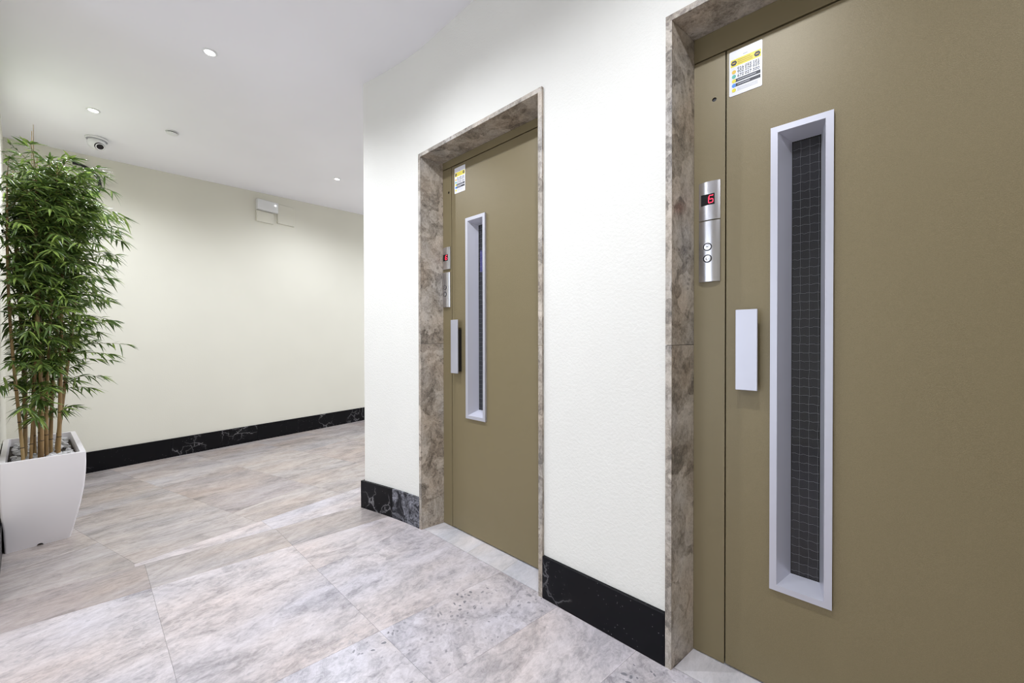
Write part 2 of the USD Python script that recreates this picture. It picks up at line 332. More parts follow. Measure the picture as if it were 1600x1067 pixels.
# back wall, left wall, and the parts of the lobby behind the camera
wall('wall_back', [tuple(back_sn(-0.3)), tuple(back_sn(5.6)), tuple(back_sn(5.6, -0.15)), tuple(back_sn(-0.3, -0.15))], material='wall_smooth')
sC = 4.66
wall('wall_left', [(sC, left_n(sC)), (2.6, left_n(2.6)), (2.6, left_n(2.6) - 0.15), (sC, left_n(sC) - 0.15)], material='wall_smooth')
wall('wall_niche', [(2.6, left_n(2.6) - 0.15), (2.6, -1.9), (2.75, -1.9), (2.75, left_n(2.6) - 0.15)], material='wall_smooth')
ent = bx(0.45, 2.4, -2.3, -1.7, 0.0, 2.4)  # opening out of view, placed to let cool daylight in from behind
wall('wall_front', [(2.6, -1.9), (-2.6, -1.9), (-2.6, -2.05), (2.6, -2.05)], [ent], material='wall_smooth')
wall('wall_entrance', [(-2.6, -2.05), (-2.6, NW + 0.9), (-2.75, NW + 0.9), (-2.75, -2.05)], material='wall_smooth')
e1, e2 = back_sn(4.7), back_sn(4.7, 2.2)  # unseen corridor end; its opening lets daylight onto the back wall
eo = [e1 + NB * -0.10 - B * 0.3, e1 + NB * -2.0 - B * 0.3, e1 + NB * -2.0 + B * 0.4, e1 + NB * -0.10 + B * 0.4]
eo = Polygon([(-q[0], q[1]) for q in eo])
wall('wall_corridor', [tuple(e1), tuple(e2), tuple(e2 + B * 0.15), tuple(e1 + B * 0.15)], [prism(eo if eo.exterior.is_ccw else Polygon(list(eo.exterior.coords)[::-1]), 0.0, 2.35)], material='wall_smooth')
e3 = np.array([S_END - 0.012, NW + 0.75])
wall('wall_lift_back', [(S_END - 0.012, NW + 0.75), tuple(e2 + B * 0.1), tuple(e2 + B * 0.1 - NB * 0.15), (S_END - 0.012, NW + 0.6)], material='wall_smooth')
# ceiling slab
cv = []
for s, n in [(-3, -2.2), (8.5, -2.2), (8.5, 8.5), (-3, 8.5)]:
    cv.append(S(s, n, zceil(s, n)))
lo = np.array(cv); hi = lo + [0, 0, 0.12]
tag(part(None, 'ceiling', trimesh.convex.convex_hull(np.vstack([lo, hi])), 'ceiling'), kind='structure')
# unseen glazing behind the camera, placed to let in cool daylight
w = thing('window_1', kind='structure')
part(w, 'glass_pane', bx(0.45, 2.4, -1.97, -1.98, 0.04, 2.4), 'clear')
for a, b_ in ((0.45, 0.50), (1.40, 1.45), (2.35, 2.4)):
    part(w, 'mullion', bx(a, b_, -1.94, -2.01, 0.0, 2.4), 'alu')

# ------------------------------------------------------------------ floor tiles
rng = random.Random(7)
floor = thing('floor', kind='structure')
part(floor, 'mortar_bed', bx(-2.75, 8.2, -2.05, 7.5, -0.05, -0.0022), 'grout')
TS = 0.0  # top of the tiles
def sn(s, n): return (-s, n)
def j_line(s_half, k=-0.185): return lambda n: s_half + k * (n - 0.5)
J1, J3, J5, J6 = j_line(2.495), j_line(2.225), j_line(1.336), j_line(1.004)
rows = [J1, J3, J5, J6] + [j_line(1.004 - 0.333 * k) for k in range(1, 12)]
def quad(fa, fb, n0, n1): return Polygon([sn(fa(n0), n0), sn(fa(n1), n1), sn(fb(n1), n1), sn(fb(n0), n0)])
tiles = []
cols = [(-2.05, -1.45), (-1.45, -0.90), (-0.90, -0.35), (-0.35, 0.19), (0.19, 0.725), (0.725, 1.288)]
free = sbox(-2.4, -2.05, 2.75, NW + 0.01)
solid = Polygon([(-s, float(curve_n(s)) + 0.01) for s in ss] + [(2.6, NW + 0.01), (2.6, 2.1), (-S_END, 2.1)])
for c, (n0, n1) in enumerate(cols):
    n1b = 1.5 if c == 5 else n1
    seq = list(rows)
    if c == 5: seq.insert(2, lambda n: 1.872)
    for i in range(len(seq) - 1):
        key = (c, i)
        tiles.append((quad(seq[i], seq[i + 1], n0, n1b if False else n1), 'lift', c, i))
    
# wedge between the two laying directions, with the cross joint seen in the photo
J2 = lambda n: 2.588 + 0.066 * (n - 0.156)
pt0 = 0.156
wedge = Polygon([sn(J1(pt0) , pt0), sn(J2(pt0), pt0), sn(J2(0.70), 0.70), sn(J1(0.715), 0.715)])
wedge2 = Polygon([sn(J1(0.715), 0.715), sn(J2(0.70), 0.70), sn(J2(2.0), 2.0), sn(J1(2.0), 2.0)])
tiles += [(wedge, 'wedge', 0, 0), (wedge2, 'wedge', 0, 1)]
# corridor field, laid square to the back wall
R = lambda e1, e2: ((lambda px, py: (-(px * -0.75443 + py * 0.65639), px * 0.65639 + py * 0.75443))(e1 * 0.8988 + e2 * 0.4384, -e1 * 0.4384 + e2 * 0.8988))
reg_hi = Polygon([sn(J2(pt0), pt0), sn(J2(7), 7.0), sn(9, 7.0), sn(9, -1.5), sn(J1(-1.5), -1.5), sn(J1(pt0), pt0)])
e2s = [-1.75, -1.235, -0.72, -0.205, 0.31, 0.826, 1.338, 1.854] + [1.854 + 0.5145 * k for k in range(1, 11)]
offs = {5: [-4.4, -3.42, -2.2], 6: [-4.5, -3.55, -2.62, -1.70], 7: [-4.75, -3.75, -2.86, -1.95, -1.0]}
for i in range(len(e2s) - 1):
    if i in offs: es = offs[i]
    else:
        o = rng.uniform(0, 0.9); es = [-5.6 + o + 0.93 * k for k in range(9)]
    if i == 4: es = [-5.4, -4.45, -3.75, -1.2]
    es = [-7.5] + es + [4.5]
    for k in range(len(es) - 1):
        if es[k + 1] - es[k] > 1.4:
            m_ = max(1, round((es[k + 1] - es[k]) / 0.95)); xs = np.linspace(es[k], es[k + 1], m_ + 1)
        else: xs = [es[k], es[k + 1]]
        for a_, b_ in zip(xs[:-1], xs[1:]):
            tiles.append((Polygon([R(a_, e2s[i]), R(b_, e2s[i]), R(b_, e2s[i + 1]), R(a_, e2s[i + 1])]).intersection(reg_hi), 'corr', i, k))
room = Polygon([sn(-2.62, -1.93), sn(2.62, -1.93), sn(2.62, left_n(2.62) - 0.01), sn(4.7, left_n(4.7) - 0.01), sn(*back_sn(5.7, -0.01)), sn(*(back_sn(5.7, 2.25))), sn(S_END, NW + 0.62),
                sn(S_END - 0.005, float(curve_n(S_END)) + 0.005)] + [sn(float(s), float(curve_n(s)) + 0.005) for s in ss] + [sn(-2.62, NW + 0.005)]).buffer(0)
doorways = sbox(-D1L, NF, -D1R, 1.289).union(sbox(-D2L, NF, -D2R, 1.289))
room = room.union(doorways)
def tile_mesh(pg):
    inner = pg.buffer(-0.00035, join_style=2)
    return prism(inner, -0.012, TS)
def add_tile(pg, mname):
    part(floor, 'tile', tile_mesh(pg), mname)
pick = {('lift', 3, 0): 'tile_d', ('lift', 4, 0): 'tile_f', ('lift', 5, 0): 'tile_f', ('lift', 2, 0): 'tile_d',
        ('wedge', 0, 0): 'tile_a', ('wedge', 0, 1): 'tile_a', ('lift', 4, 2): 'tile_c', ('lift', 5, 3): 'tile_c', ('lift', 4, 1): 'tile_b',
        ('lift', 5, 1): 'tile_a', ('lift', 5, 2): 'tile_b', ('lift', 5, 4): 'tile_b', ('lift', 4, 3): 'tile_c', ('lift', 3, 1): 'tile_b', ('lift', 5, 5): 'tile_c'}
for pg, a_, b_, c_ in tiles:
    q = pg.intersection(room)
    for g in getattr(q, 'geoms', [q]):
        if g.geom_type != 'Polygon' or g.area < 0.0015: continue
        dflt = rng.choice(['tile_f', 'tile_f', 'tile_f', 'tile_d']) if a_ == 'corr' else rng.choice(['tile_a', 'tile_b', 'tile_b', 'tile_c'])
        add_tile(g, pick.get((a_, b_, c_), dflt))
for L_, R_, cuts in ((D1L, D1R, (1.43, 1.19)), (D2L, D2R, (0.02,))):      # threshold slabs in the doorways
    clear = Polygon([sn(L_ - TST - 0.004, 1.2895), sn(R_ + TST + 0.004, 1.2895), sn(R_ + TST + SPL, ND), sn(R_ + TST + SPL, 1.44), sn(L_ - TST - SPL, 1.44), sn(L_ - TST - SPL, ND)])
    xs = [L_ - TST] + list(cuts) + [R_ + TST]
    for a_, b_ in zip(xs[:-1], xs[1:]):
        add_tile(Polygon([sn(a_, 1.2895), sn(b_, 1.2895), sn(b_, 1.44), sn(a_, 1.44)]).intersection(clear), 'tile_e')

# ------------------------------------------------------------------ skirting
bb = thing('baseboard_right', kind='structure')
HB = 0.176
def strip_poly(samples, th):
    a = [(-s, float(curve_n(s)) - th) for s in samples]; b = [(-s, float(curve_n(s)) + 0.004) for s in samples[::-1]]
    p = Polygon(a + b); return p if p.exterior.is_ccw else Polygon(list(p.exterior.coords)[::-1])
sA = np.linspace(S_END + 0.018, 2.06, 12); sB = np.linspace(2.0585, D1L + 0.001, 10)
part(bb, 'skirting_slab', prism(strip_poly(sA, 0.014), 0, HB), 'marble', smooth=25)
part(bb, 'skirting_slab', prism(strip_poly(sB, 0.014), 0, HB), 'marble_cloudy', smooth=25)
part(bb, 'skirting_slab', bx(D1R - 0.001, D2L + 0.001, NF - 0.001, NW + 0.004, 0, HB + 0.002, bev=0.0012), 'marble')
part(bb, 'skirting_slab', bx(D2R - 0.001, -2.55, NF - 0.001, NW + 0.004, 0, HB + 0.002, bev=0.0012), 'marble')
part(bb, 'skirting_slab', bx(S_END - 0.012, S_END + 0.018, float(curve_n(S_END)) + 0.004, NW + 0.6, 0, HB), 'marble')
bbk = thing('baseboard_back', kind='structure')
cuts = [-0.05, 0.90, 1.60, 2.015, 2.60, 2.795, 3.03, 3.9, 4.69]
for i, (a_, b_) in enumerate(zip(cuts[:-1], cuts[1:])):
    p = Polygon([back(a_ + 0.0006, 0.014)[:2], back(b_ - 0.0006, 0.014)[:2], back(b_ - 0.0006, -0.003)[:2], back(a_ + 0.0006, -0.003)[:2]])
    part(bbk, 'skirting_slab', prism(p if p.exterior.is_ccw else Polygon(list(p.exterior.coords)[::-1]), 0, 0.172), 'marble_veined' if i in (2, 4, 5) else 'marble')
bbl = thing('baseboard_left', kind='structure')
for a_, b_ in ((2.61, 3.6), (3.602, 4.56)):
    p = Polygon([sn(a_, left_n(a_) + 0.012), sn(b_, left_n(b_) + 0.012), sn(b_, left_n(b_) - 0.002), sn(a_, left_n(a_) - 0.002)])
    part(bbl, 'skirting_slab', prism(p if p.exterior.is_ccw else Polygon(list(p.exterior.coords)[::-1]), 0, 0.172), 'marble')

# ------------------------------------------------------------------ lift doorways: stone frames
def frame(name, L_, R_, zj):
    t = thing(name, kind='structure')
    z1 = HF - TST
    def slab(nm, mesh_core, mesh_edge):
        p = part(t, nm, mesh_core, 'frame'); part(p, 'sawn_edge', mesh_edge, 'frame_edge')
    for a_, b_, sg in ((L_, L_ - TST, -1), (R_, R_ + TST, 1)):
        pg = Polygon([sn(a_, NF + 0.0035), sn(b_, NF + 0.0035), sn(b_ + sg * SPL, ND), sn(b_ + sg * SPL, ND + 0.06), sn(a_, ND + 0.06)])
        pg = pg if pg.exterior.is_ccw else Polygon(list(pg.exterior.coords)[::-1])
        for za, zb in ((0.0, zj - 0.0008), (zj + 0.0008, z1)):
            slab('jamb', prism(pg, za, zb), bx(a_, b_, NF, NF + 0.0035, za, zb))
    slab('lintel', bx(L_, R_, NF + 0.0035, ND + 0.06, z1 + 0.0004, HF), bx(L_, R_, NF, NF + 0.0035, z1 + 0.0004, HF))
    return t
frame('trim_1', D1L, D1R, 1.072)
frame('trim_2', D2L, D2R, 1.078)

# ------------------------------------------------------------------ lift doors
def reveal(s0, s1, z0, z1, g0, g1, gz0, gz1, nf, ng):
    """four separate trapezoid slabs from the frame's inner edge back to the glass"""
    out = []
    fr = [S(s0, nf, z0), S(s1, nf, z0), S(s1, nf, z1), S(s0, nf, z1)]
    bk = [S(g0, ng, gz0), S(g1, ng, gz0), S(g1, ng, gz1), S(g0, ng, gz1)]
    c = np.mean(fr + bk, axis=0)
    for k in range(4):
        q = [fr[k], fr[(k + 1) % 4], bk[(k + 1) % 4], bk[k]]
        mid = np.mean(q, axis=0); nrm = np.cross(q[1] - q[0], q[3] - q[0]); nrm /= np.linalg.norm(nrm)
        if nrm @ (mid - c) < 0: nrm = -nrm
        out.append(trimesh.convex.convex_hull(np.array(q + [x + nrm * 0.003 for x in q])))
    return out

def lift_door(name, L_, R_, seam, ztop, win, gl, hole, hnd, wires, label, blue=None):
    """win: outer s0,s1,z0,z1 of the aluminium window frame; gl: glass s0,s1,z0,z1"""
    t = thing(name, label, 'lift door', loc=S((L_ + R_) / 2, ND, 0), kind='structure')
    inL, inR = L_ - TST - SPL, R_ + TST + SPL
    post = cut(bx(inL - 0.0005, seam + 0.0015, ND, ND + 0.05, 0.003, ztop - 0.0015), lathe([(0, -0.03), (0.007, -0.03), (0.007, 0.03), (0, 0.03)], S(hole[0], ND, hole[1]), 'y-', 20))
    part(t, 'side_post', post, 'door')
    part(t, 'key_hole', lathe([(0, 0), (0.0068, 0), (0.0068, 0.012), (0, 0.012)], S(hole[0], ND + 0.016, hole[1]), 'y-', 16), 'black_plastic')
    part(t, 'header', bx(inL - 0.0005, inR + 0.0005, ND - 0.001, ND + 0.05, ztop + 0.0025, HF - TST - 0.0005), 'door')
    part(t, 'gap_seal', join([bx(inL - 0.01, inR + 0.01, ND + 0.05, ND + 0.06, 0.004, HF - TST - 0.001)]).difference(bx(win[0], win[1], 1.3, 1.6, win[2], win[3])) if False else
         cut(bx(inL - 0.003, inR + 0.003, ND + 0.0502, ND + 0.056, 0.004, HF - TST - 0.001), bx(win[0], win[1], 1.3, 1.6, win[2], win[3])), 'gap')  # black sheet behind the leaf, darkening the seams by its colour
    w0, w1, z0, z1 = win
    leaf = cut(bx(seam - 0.0015, inR + 0.002, ND - 0.0005, ND + 0.045, 0.006, ztop - 0.002, bev=0.0012), bx(w0 - 0.008, w1 + 0.008, 1.2, 1.6, z0 + 0.008, z1 - 0.008))
    part(t, 'door_leaf', leaf, 'door')
    # aluminium window surround: four mitred bars and four splayed reveals
    fw = 0.018; nf = ND - 0.012
    o = [(w0, z0), (w1, z0), (w1, z1), (w0, z1)]; i_ = [(w0 - fw, z0 + fw), (w1 + fw, z0 + fw), (w1 + fw, z1 - fw), (w0 - fw, z1 - fw)]
    sur = part(t, 'window_frame', join([trimesh.convex.convex_hull(np.array([S(a[0], n_, a[1]) for a in (o[k], o[(k + 1) % 4], i_[(k + 1) % 4], i_[k]) for n_ in (nf + (0.0 if True else 0), ND - 0.0006)])) for k in range(4)]), 'alu')
    for m_ in reveal(w0 - fw, w1 + fw, z0 + fw, z1 - fw, gl[0], gl[1], gl[2], gl[3], nf, ND + 0.043):
        part(sur, 'reveal', m_, 'alu')
    g = part(t, 'glass_pane', bx(gl[0] + 0.003, gl[1] - 0.003, ND + 0.044, ND + 0.050, gl[2] - 0.003, gl[3] + 0.003), 'pane')
    part(g, 'gasket', join([bx(gl[0] + 0.004, gl[0] - 0.0022, ND + 0.0432, ND + 0.052, gl[2] - 0.004, gl[3] + 0.004), bx(gl[1] + 0.0022, gl[1] - 0.004, ND + 0.0432, ND + 0.052, gl[2] - 0.004, gl[3] + 0.004),
                            bx(gl[0], gl[1], ND + 0.0432, ND + 0.052, gl[3] - 0.003, gl[3] + 0.004), bx(gl[0], gl[1], ND + 0.0432, ND + 0.052, gl[2] - 0.004, gl[2] + 0.0022)]), 'gap')
    nw = ND + 0.0435
    r_ = random.Random(11 if wires else 12)
    zs = np.arange(gl[2] + 0.012, gl[3] - 0.004, 0.0262); ws = []
    for z in zs:
        xs = np.linspace(gl[0] - 0.0005, gl[1] + 0.0005, 10)
        ph = r_.uniform(0, 6.28)
        ws.append(tube([S(x, nw, z + 0.0016 * math.sin(x * 2 * math.pi / 0.023 + ph) + r_.uniform(-3e-4, 3e-4)) for x in xs], 0.00042, 4))
    for k in (0.30, 0.62, 0.93):
        x = gl[0] + (gl[1] - gl[0]) * k
        ws.append(tube([S(x + 0.0005 * math.sin(z * 200), nw, z) for z in np.linspace(gl[2] + 0.001, gl[3] - 0.001, 60)], 0.00028, 4))
    if wires:
        for m_ in ws: part(g, 'wire', m_, 'wire')
    else: part(g, 'wire_mesh', join(ws), 'wire', kind='stuff')
    part(t, 'cabin_panel', bx(gl[0] + 0.26, gl[1] - 0.20, ND + 0.16, ND + 0.17, gl[2] - 0.1, gl[3] + 0.1), 'shaft')  # dark-coloured sheet closing the view behind the glass
    if blue:
        part(t, 'cabin_lamp', bx(blue[0], blue[1], ND + 0.150, ND + 0.158, blue[2], blue[3], bev=0.003), 'blue_glow')  # glowing block for the blue glow behind this glass
    # pull handle: a flat aluminium plate with a rounded edge, standing off the door on a web
    hs0, hs1, hz0, hz1 = hnd
    h = part(t, 'handle', bx(hs0, hs1, ND - 0.034, ND - 0.027, hz0, hz1, bev=0.0012), 'alu', label='pale aluminium pull handle')
    part(h, 'mounting_web', join([bx(hs0 - 0.001, hs0 - 0.008, ND - 0.030, ND - 0.0006, hz0 + 0.002, hz1 - 0.002)]), 'alu')
    part(h, 'grip_recess', bx(hs0 - 0.009, hs1 + 0.004, ND - 0.0266, ND - 0.0006, hz0 + 0.010, hz1 - 0.055, bev=0.001), 'black_plastic')  # black block; shade in the gap behind the plate put into its colour
    return t

lift_door('door_1', D1L, D1R, 1.692, 2.098, (1.562, 1.408, 0.657, 1.770), (1.512, 1.443, 0.703, 1.733), (1.718, 1.957),
          (1.664, 1.604, 0.905, 1.208), False, 'bronze painted steel lift door with a narrow wired-glass window, nearer the bamboo', blue=(1.66, 1.57, 1.50, 1.63))
lift_door('door_2', D2L, D2R, 0.281, 2.058, (0.156, 0.0075, 0.320, 1.749), (0.1065, 0.0365, 0.362, 1.711), (0.316, 1.911),
          (0.246, 0.186, 0.935, 1.192), True, 'bronze painted steel lift door with a tall wired-glass window and aluminium surround, at the right edge')

# ------------------------------------------------------------------ lift call panels, displays, signs
def bowed(s0, s1, z0, z1, base, bulge, n0, inset=0.0):
    """stainless plate bowed across its width, with slightly curved top and bottom edges"""
    k = 13; P = []
    for i in range(k):
        t = i / (k - 1); s = s0 + (s1 - s0) * t; d = n0 - base - bulge * (1 - (2 * t - 1) ** 2)
        P.append((s, d))
    poly = [(-s, d) for s, d in P] + [(-s1, n0), (-s0, n0)]
    p = Polygon(poly); p = p if p.exterior.is_ccw else Polygon(list(p.exterior.coords)[::-1])
    return prism(p, z0, z1)
SEG = {'a': [(0, 1), (1, 1)], 'b': [(1, 1), (1, .5)], 'c': [(1, .5), (1, 0)], 'd': [(0, 0), (1, 0)], 'e': [(0, .5), (0, 0)], 'f': [(0, 1), (0, .5)], 'g': [(0, .5), (1, .5)]}
def seven(ch_s0, ch_s1, z0, z1, n_):
    on = 'acdefg'   # the figure 6
    out = []
    w = 0.0028
    for k in on:
        (xa, ya), (xb, yb) = SEG[k]
        lean = 0.10 * (z1 - z0)
        pa = np.array([ch_s0 + (ch_s1 - ch_s0) * xa - lean * ya, z0 + (z1 - z0) * ya]); pb = np.array([ch_s0 + (ch_s1 - ch_s0) * xb - lean * yb, z0 + (z1 - z0) * yb])
        d = (pb - pa) / np.linalg.norm(pb - pa); nn = np.array([-d[1], d[0]]) * w / 2
        pa, pb = pa + d * w * 0.12, pb - d * w * 0.12
        q = [pa + d * w * .4 + nn, pb - d * w * .4 + nn, pb, pb - d * w * .4 - nn, pa + d * w * .4 - nn, pa]
        out.append(trimesh.convex.convex_hull(np.array([S(a, y, b) for a, b in q for y in (n_, n_ + 0.0008)])))
    return out
def floor_display(s0, s1, z0, z1, label, ds):
    t = thing('floor_display', label, 'floor display', loc=S((s0 + s1) / 2, ND, (z0 + z1) / 2), group=None)
    face = bowed(s0, s1, z0, z1, 0.006, 0.006, ND)
    part(t, 'cover_plate', face, 'steel', smooth=30)
    zc = (z0 + z1) / 2 + 0.004
    scr = part(t, 'screen', bx(s0 - 0.008, s0 - 0.050, ND - 0.0122, ND - 0.004, zc - 0.0185, zc + 0.0185, bev=0.0006), 'screen')
    for m_ in seven(s0 - 0.031, s0 - 0.0445, zc - 0.012, zc + 0.012, ND - 0.0131): part(scr, 'digit_bar', m_, 'led')
    return t
def call_panel(s0, s1, z0, z1, label, zb):
    t = thing('call_panel', label, 'lift call panel', loc=S((s0 + s1) / 2, ND, (z0 + z1) / 2))
    part(t, 'cover_plate', bowed(s0, s1, z0, z1, 0.006, 0.007, ND), 'steel', smooth=30)
    sb = (s0 + s1) / 2 + 0.004
    nfr = ND - 0.0136
    lock = part(t, 'key_switch', lathe([(0, -0.002), (0.0105, -0.002), (0.0105, 0.001), (0.0, 0.0016)], S(sb, nfr, zb), 'y-', 28), 'steel', smooth=40)
    part(lock, 'switch_ring', lathe([(0.0108, -0.002), (0.0135, -0.002), (0.0135, 0.0012), (0.0108, 0.0016)], S(sb, nfr, zb), 'y-', 28), 'black_plastic', smooth=40)
    part(lock, 'key_slot', bx(sb + 0.004, sb - 0.003, nfr - 0.0020, nfr - 0.0012, zb - 0.001, zb + 0.001), 'black_plastic')
    zb2 = zb - 0.040
    btn = part(t, 'call_button', lathe([(0, -0.002), (0.0112, -0.002), (0.0112, 0.0008), (0.009, 0.0022), (0.005, 0.0012), (0, 0.0006)], S(sb, nfr, zb2), 'y-', 28), 'steel', smooth=50)
    part(btn, 'button_ring', lathe([(0.0114, -0.002), (0.0138, -0.002), (0.0138, 0.001), (0.0114, 0.0014)], S(sb, nfr, zb2), 'y-', 28), 'black_plastic', smooth=40)
    return t
floor_display(1.766, 1.700, 1.508, 1.637, 'small stainless steel floor display with a red figure, beside the lift door nearer the bamboo', 0)
call_panel(1.768, 1.702, 1.286, 1.490, 'stainless steel lift call panel on the post of the lift door nearer the bamboo', 1.402)
floor_display(0.362, 0.296, 1.504, 1.634, 'stainless steel floor display reading a red 6 beside the large right-hand lift door', 0)
call_panel(0.362, 0.296, 1.294, 1.500, 'stainless steel call panel with key switch and button beside the large right-hand lift door', 1.412)

def sign(s0, z1, label, fine):
    W_, H_ = 0.0915, 0.1455
    t = thing('sign', label, 'sign', loc=S(s0 - W_ / 2, ND, z1 - H_ / 2))
    rr = sbox(0, 0, W_, H_).buffer(-0.004).buffer(0.004)
    base = trimesh.creation.extrude_polygon(rr, 0.0012, engine='earcut')
    nface = ND - 0.0006
    def place(m_, h=0.0):       # sheet coordinates (x right, y up from the lower left corner, z off the sheet) -> world
        v = np.array(m_.vertices); 
        return trimesh.Trimesh(np.stack([-s0 + v[:, 0], nface - v[:, 2] - h, z1 - H_ + v[:, 1]], 1), m_.faces[:, ::1], process=False)
    def put(nm, m_, material, h=0.0012):
        mm = place(m_, h); mm.fix_normals() if mm.is_watertight else None
        return part(t, nm, mm, material)
    put('backing', base, 'sign_white', 0)
    put('hanging_slot', trimesh.creation.extrude_polygon(sbox(0.039, H_ - 0.0215, 0.052, H_ - 0.0195), 0.0002, engine='earcut'), 'ink_grey')
    yb0, yb1 = H_ - 0.0515, H_ - 0.0275
    put('yellow_band', trimesh.creation.extrude_polygon(sbox(0.004, yb0, W_ - 0.003, yb1).buffer(-0.003).buffer(0.003), 0.0002, engine='earcut'), 'yellow')
    for cx in (0.0135, W_ - 0.0135):
        d = put('round_mark', trimesh.creation.extrude_polygon(Polygon([(cx + 0.0075 * math.cos(a), (yb0 + yb1) / 2 + 0.0075 * math.sin(a)) for a in np.linspace(0, 2 * math.pi, 6, endpoint=False)]).buffer(0.0012), 0.0002, engine='earcut'), 'ink', 0.0014)
        put('mark_bar', trimesh.creation.extrude_polygon(sbox(cx - 0.004, (yb0 + yb1) / 2 - 0.0012, cx + 0.004, (yb0 + yb1) / 2 + 0.0012), 0.0002, engine='earcut'), 'amber', 0.0016)
    for k in range(3):
        put('small_print', trimesh.creation.extrude_polygon(sbox(0.024, yb1 - 0.0075 - 0.0058 * k, W_ - (0.026 if k else 0.032), yb1 - 0.0055 - 0.0058 * k), 0.0002, engine='earcut'), 'ink_red', 0.0014)
    for txt, y in (('914 093 101', 0.0803), ('902 109 625', 0.0702), ('672 027 300', 0.0570)):
        m_ = meshkit.text_mesh(txt, 0.0084, 0.0003, bold=True)
        w_ = m_.bounds[1][0] - m_.bounds[0][0]; m_.apply_scale([0.0605 / w_, 1, 1]); m_.apply_translation([0.0235 - m_.bounds[0][0], y, 0])
        put('phone_number', m_, 'ink')
    put('small_print', trimesh.creation.extrude_polygon(sbox(0.024, 0.0668, 0.062, 0.0678), 0.0002, engine='earcut'), 'ink_grey')
    for y, col in ((0.077, 'amber'), (0.062, 'teal'), (0.0475, 'yellow'), (0.033, 'blue'), (0.0175, 'yellow')):
        put('icon_dot', trimesh.creation.extrude_polygon(Polygon([(0.0135 + 0.0060 * math.cos(a), y + 0.0060 * math.sin(a)) for a in np.linspace(0, 2 * math.pi, 20, endpoint=False)]), 0.0002, engine='earcut'), col, 0.0016)
    for y, x1, x2 in ((0.0475, W_ - 0.005, 0.075), (0.033, W_ - 0.005, 0.058)):
        put('black_bar', trimesh.creation.extrude_polygon(sbox(0.017, y - 0.0052, x1, y + 0.0052), 0.0002, engine='earcut'), 'ink', 0.0013)
        put('small_print', trimesh.creation.extrude_polygon(sbox(0.024, y - 0.0012, x2, y + 0.0014), 0.0002, engine='earcut'), 'ink_grey', 0.0016)
    for y in (0.0215, 0.0175, 0.0135):
        put('small_print', trimesh.creation.extrude_polygon(sbox(0.023, y - 0.0006, W_ - 0.012, y + 0.0006), 0.0002, engine='earcut'), 'ink_grey')
    return t
sign(1.664, 2.079, 'small white notice with yellow band on the lift door nearer the bamboo', False)
sign(0.271, 2.043, 'white notice with yellow band and phone numbers on the large right-hand lift door', True)

# ------------------------------------------------------------------ ceiling fittings
def downlight(s, n, label=None, group=None, power=1.0, seen=True):
    z = zceil(s, n)
    t = thing('downlight', label, 'ceiling light', loc=S(s, n, z), group=group)
    c = S(s, n, z)
    part(t, 'trim_ring', lathe([(0.022, -0.004), (0.033, -0.004), (0.035, 0.0006), (0.032, 0.0040), (0.025, 0.0046), (0.0228, 0.0020), (0.022, -0.004)], c, 'down', 40), 'white_plastic', smooth=40)
    part(t, 'lens', lathe([(0, -0.001), (0.0226, -0.001), (0.0226, 0.0012), (0.015, 0.0026), (0, 0.0032)], c, 'down', 32), 'lens', smooth=40)
    lp = str(t.GetPath()) + '/lamp'
    L = UsdLux.SphereLight.Define(stage, lp)
    L.CreateRadiusAttr(0.022); L.CreateIntensityAttr(LAMP * power * 297); L.CreateColorAttr(Gf.Vec3f(*LAMP_COL)); L.CreateNormalizeAttr(False)
    sh = UsdLux.ShapingAPI.Apply(L.GetPrim()); sh.CreateShapingConeAngleAttr(80.0); sh.CreateShapingConeSoftnessAttr(1.0)
    L.AddTranslateOp().Set(Gf.Vec3d(0, 0, -0.045))
    return t
downlight(2.634, 0.472, 'bright round ceiling downlight, highest in view and nearest the lift doors')
downlight(3.771, 0.054, 'bright round ceiling downlight above the bamboo, beside the dome camera', None, 1.12)
downlight(3.895, 1.731, 'small round ceiling downlight near the back wall at the end of the lift wall')
for s, n, p, lb in ((1.42, 0.47, 1.0, 'round ceiling downlight in front of the lift door nearer the bamboo, above the picture'),
                    (0.25, 0.47, 1.0, 'round ceiling downlight in front of the large right-hand lift door, above the picture'),
                    (-0.9, 0.47, 0.45, 'unseen round ceiling downlight beyond the large right-hand lift door, placed to light the lobby'),
                    (1.42, -1.0, 1.0, 'unseen round ceiling downlight behind the camera, placed to light the lobby'),
                    (-0.9, -1.0, 0.6, 'unseen round ceiling downlight behind the camera, placed to light the far lobby corner'),
                    (4.05, 3.6, 1.2, 'unseen round ceiling downlight in the corridor, placed to brighten the right of the back wall'),
                    (3.4, 3.9, 0.8, 'unseen round ceiling downlight placed to light the far end of the hidden corridor')):
    downlight(s, n, lb, None, p)  # all out of view, placed to light the doors, lobby and corridor
c = S(3.793, 0.452, zceil(3.793, 0.452))
t = thing('smoke_detector', 'small flat white smoke detector on the ceiling in front of the dome camera', 'smoke detector', loc=c)
part(t, 'base', lathe([(0, 0), (0.038, 0), (0.040, 0.003), (0.037, 0.006), (0, 0.006)], c, 'down', 36), 'white_plastic', smooth=40)
part(t, 'vent_slot', lathe([(0.026, 0.006), (0.030, 0.006), (0.030, 0.012), (0.026, 0.012)], c, 'down', 36), 'black_plastic')
part(t, 'cover', lathe([(0, 0.011), (0.030, 0.011), (0.035, 0.0115), (0.034, 0.014), (0.024, 0.020), (0.010, 0.024), (0, 0.0245)], c, 'down', 36), 'white_plastic', smooth=40)
sc, nc = 4.255, 0.078
c = S(sc, nc, zceil(sc, nc))
t = thing('dome_camera', 'white dome security camera with a black lens on the ceiling above the bamboo', 'security camera', loc=c)
K = 0.78
def kz(pr): return [(a * K, b * K) for a, b in pr]
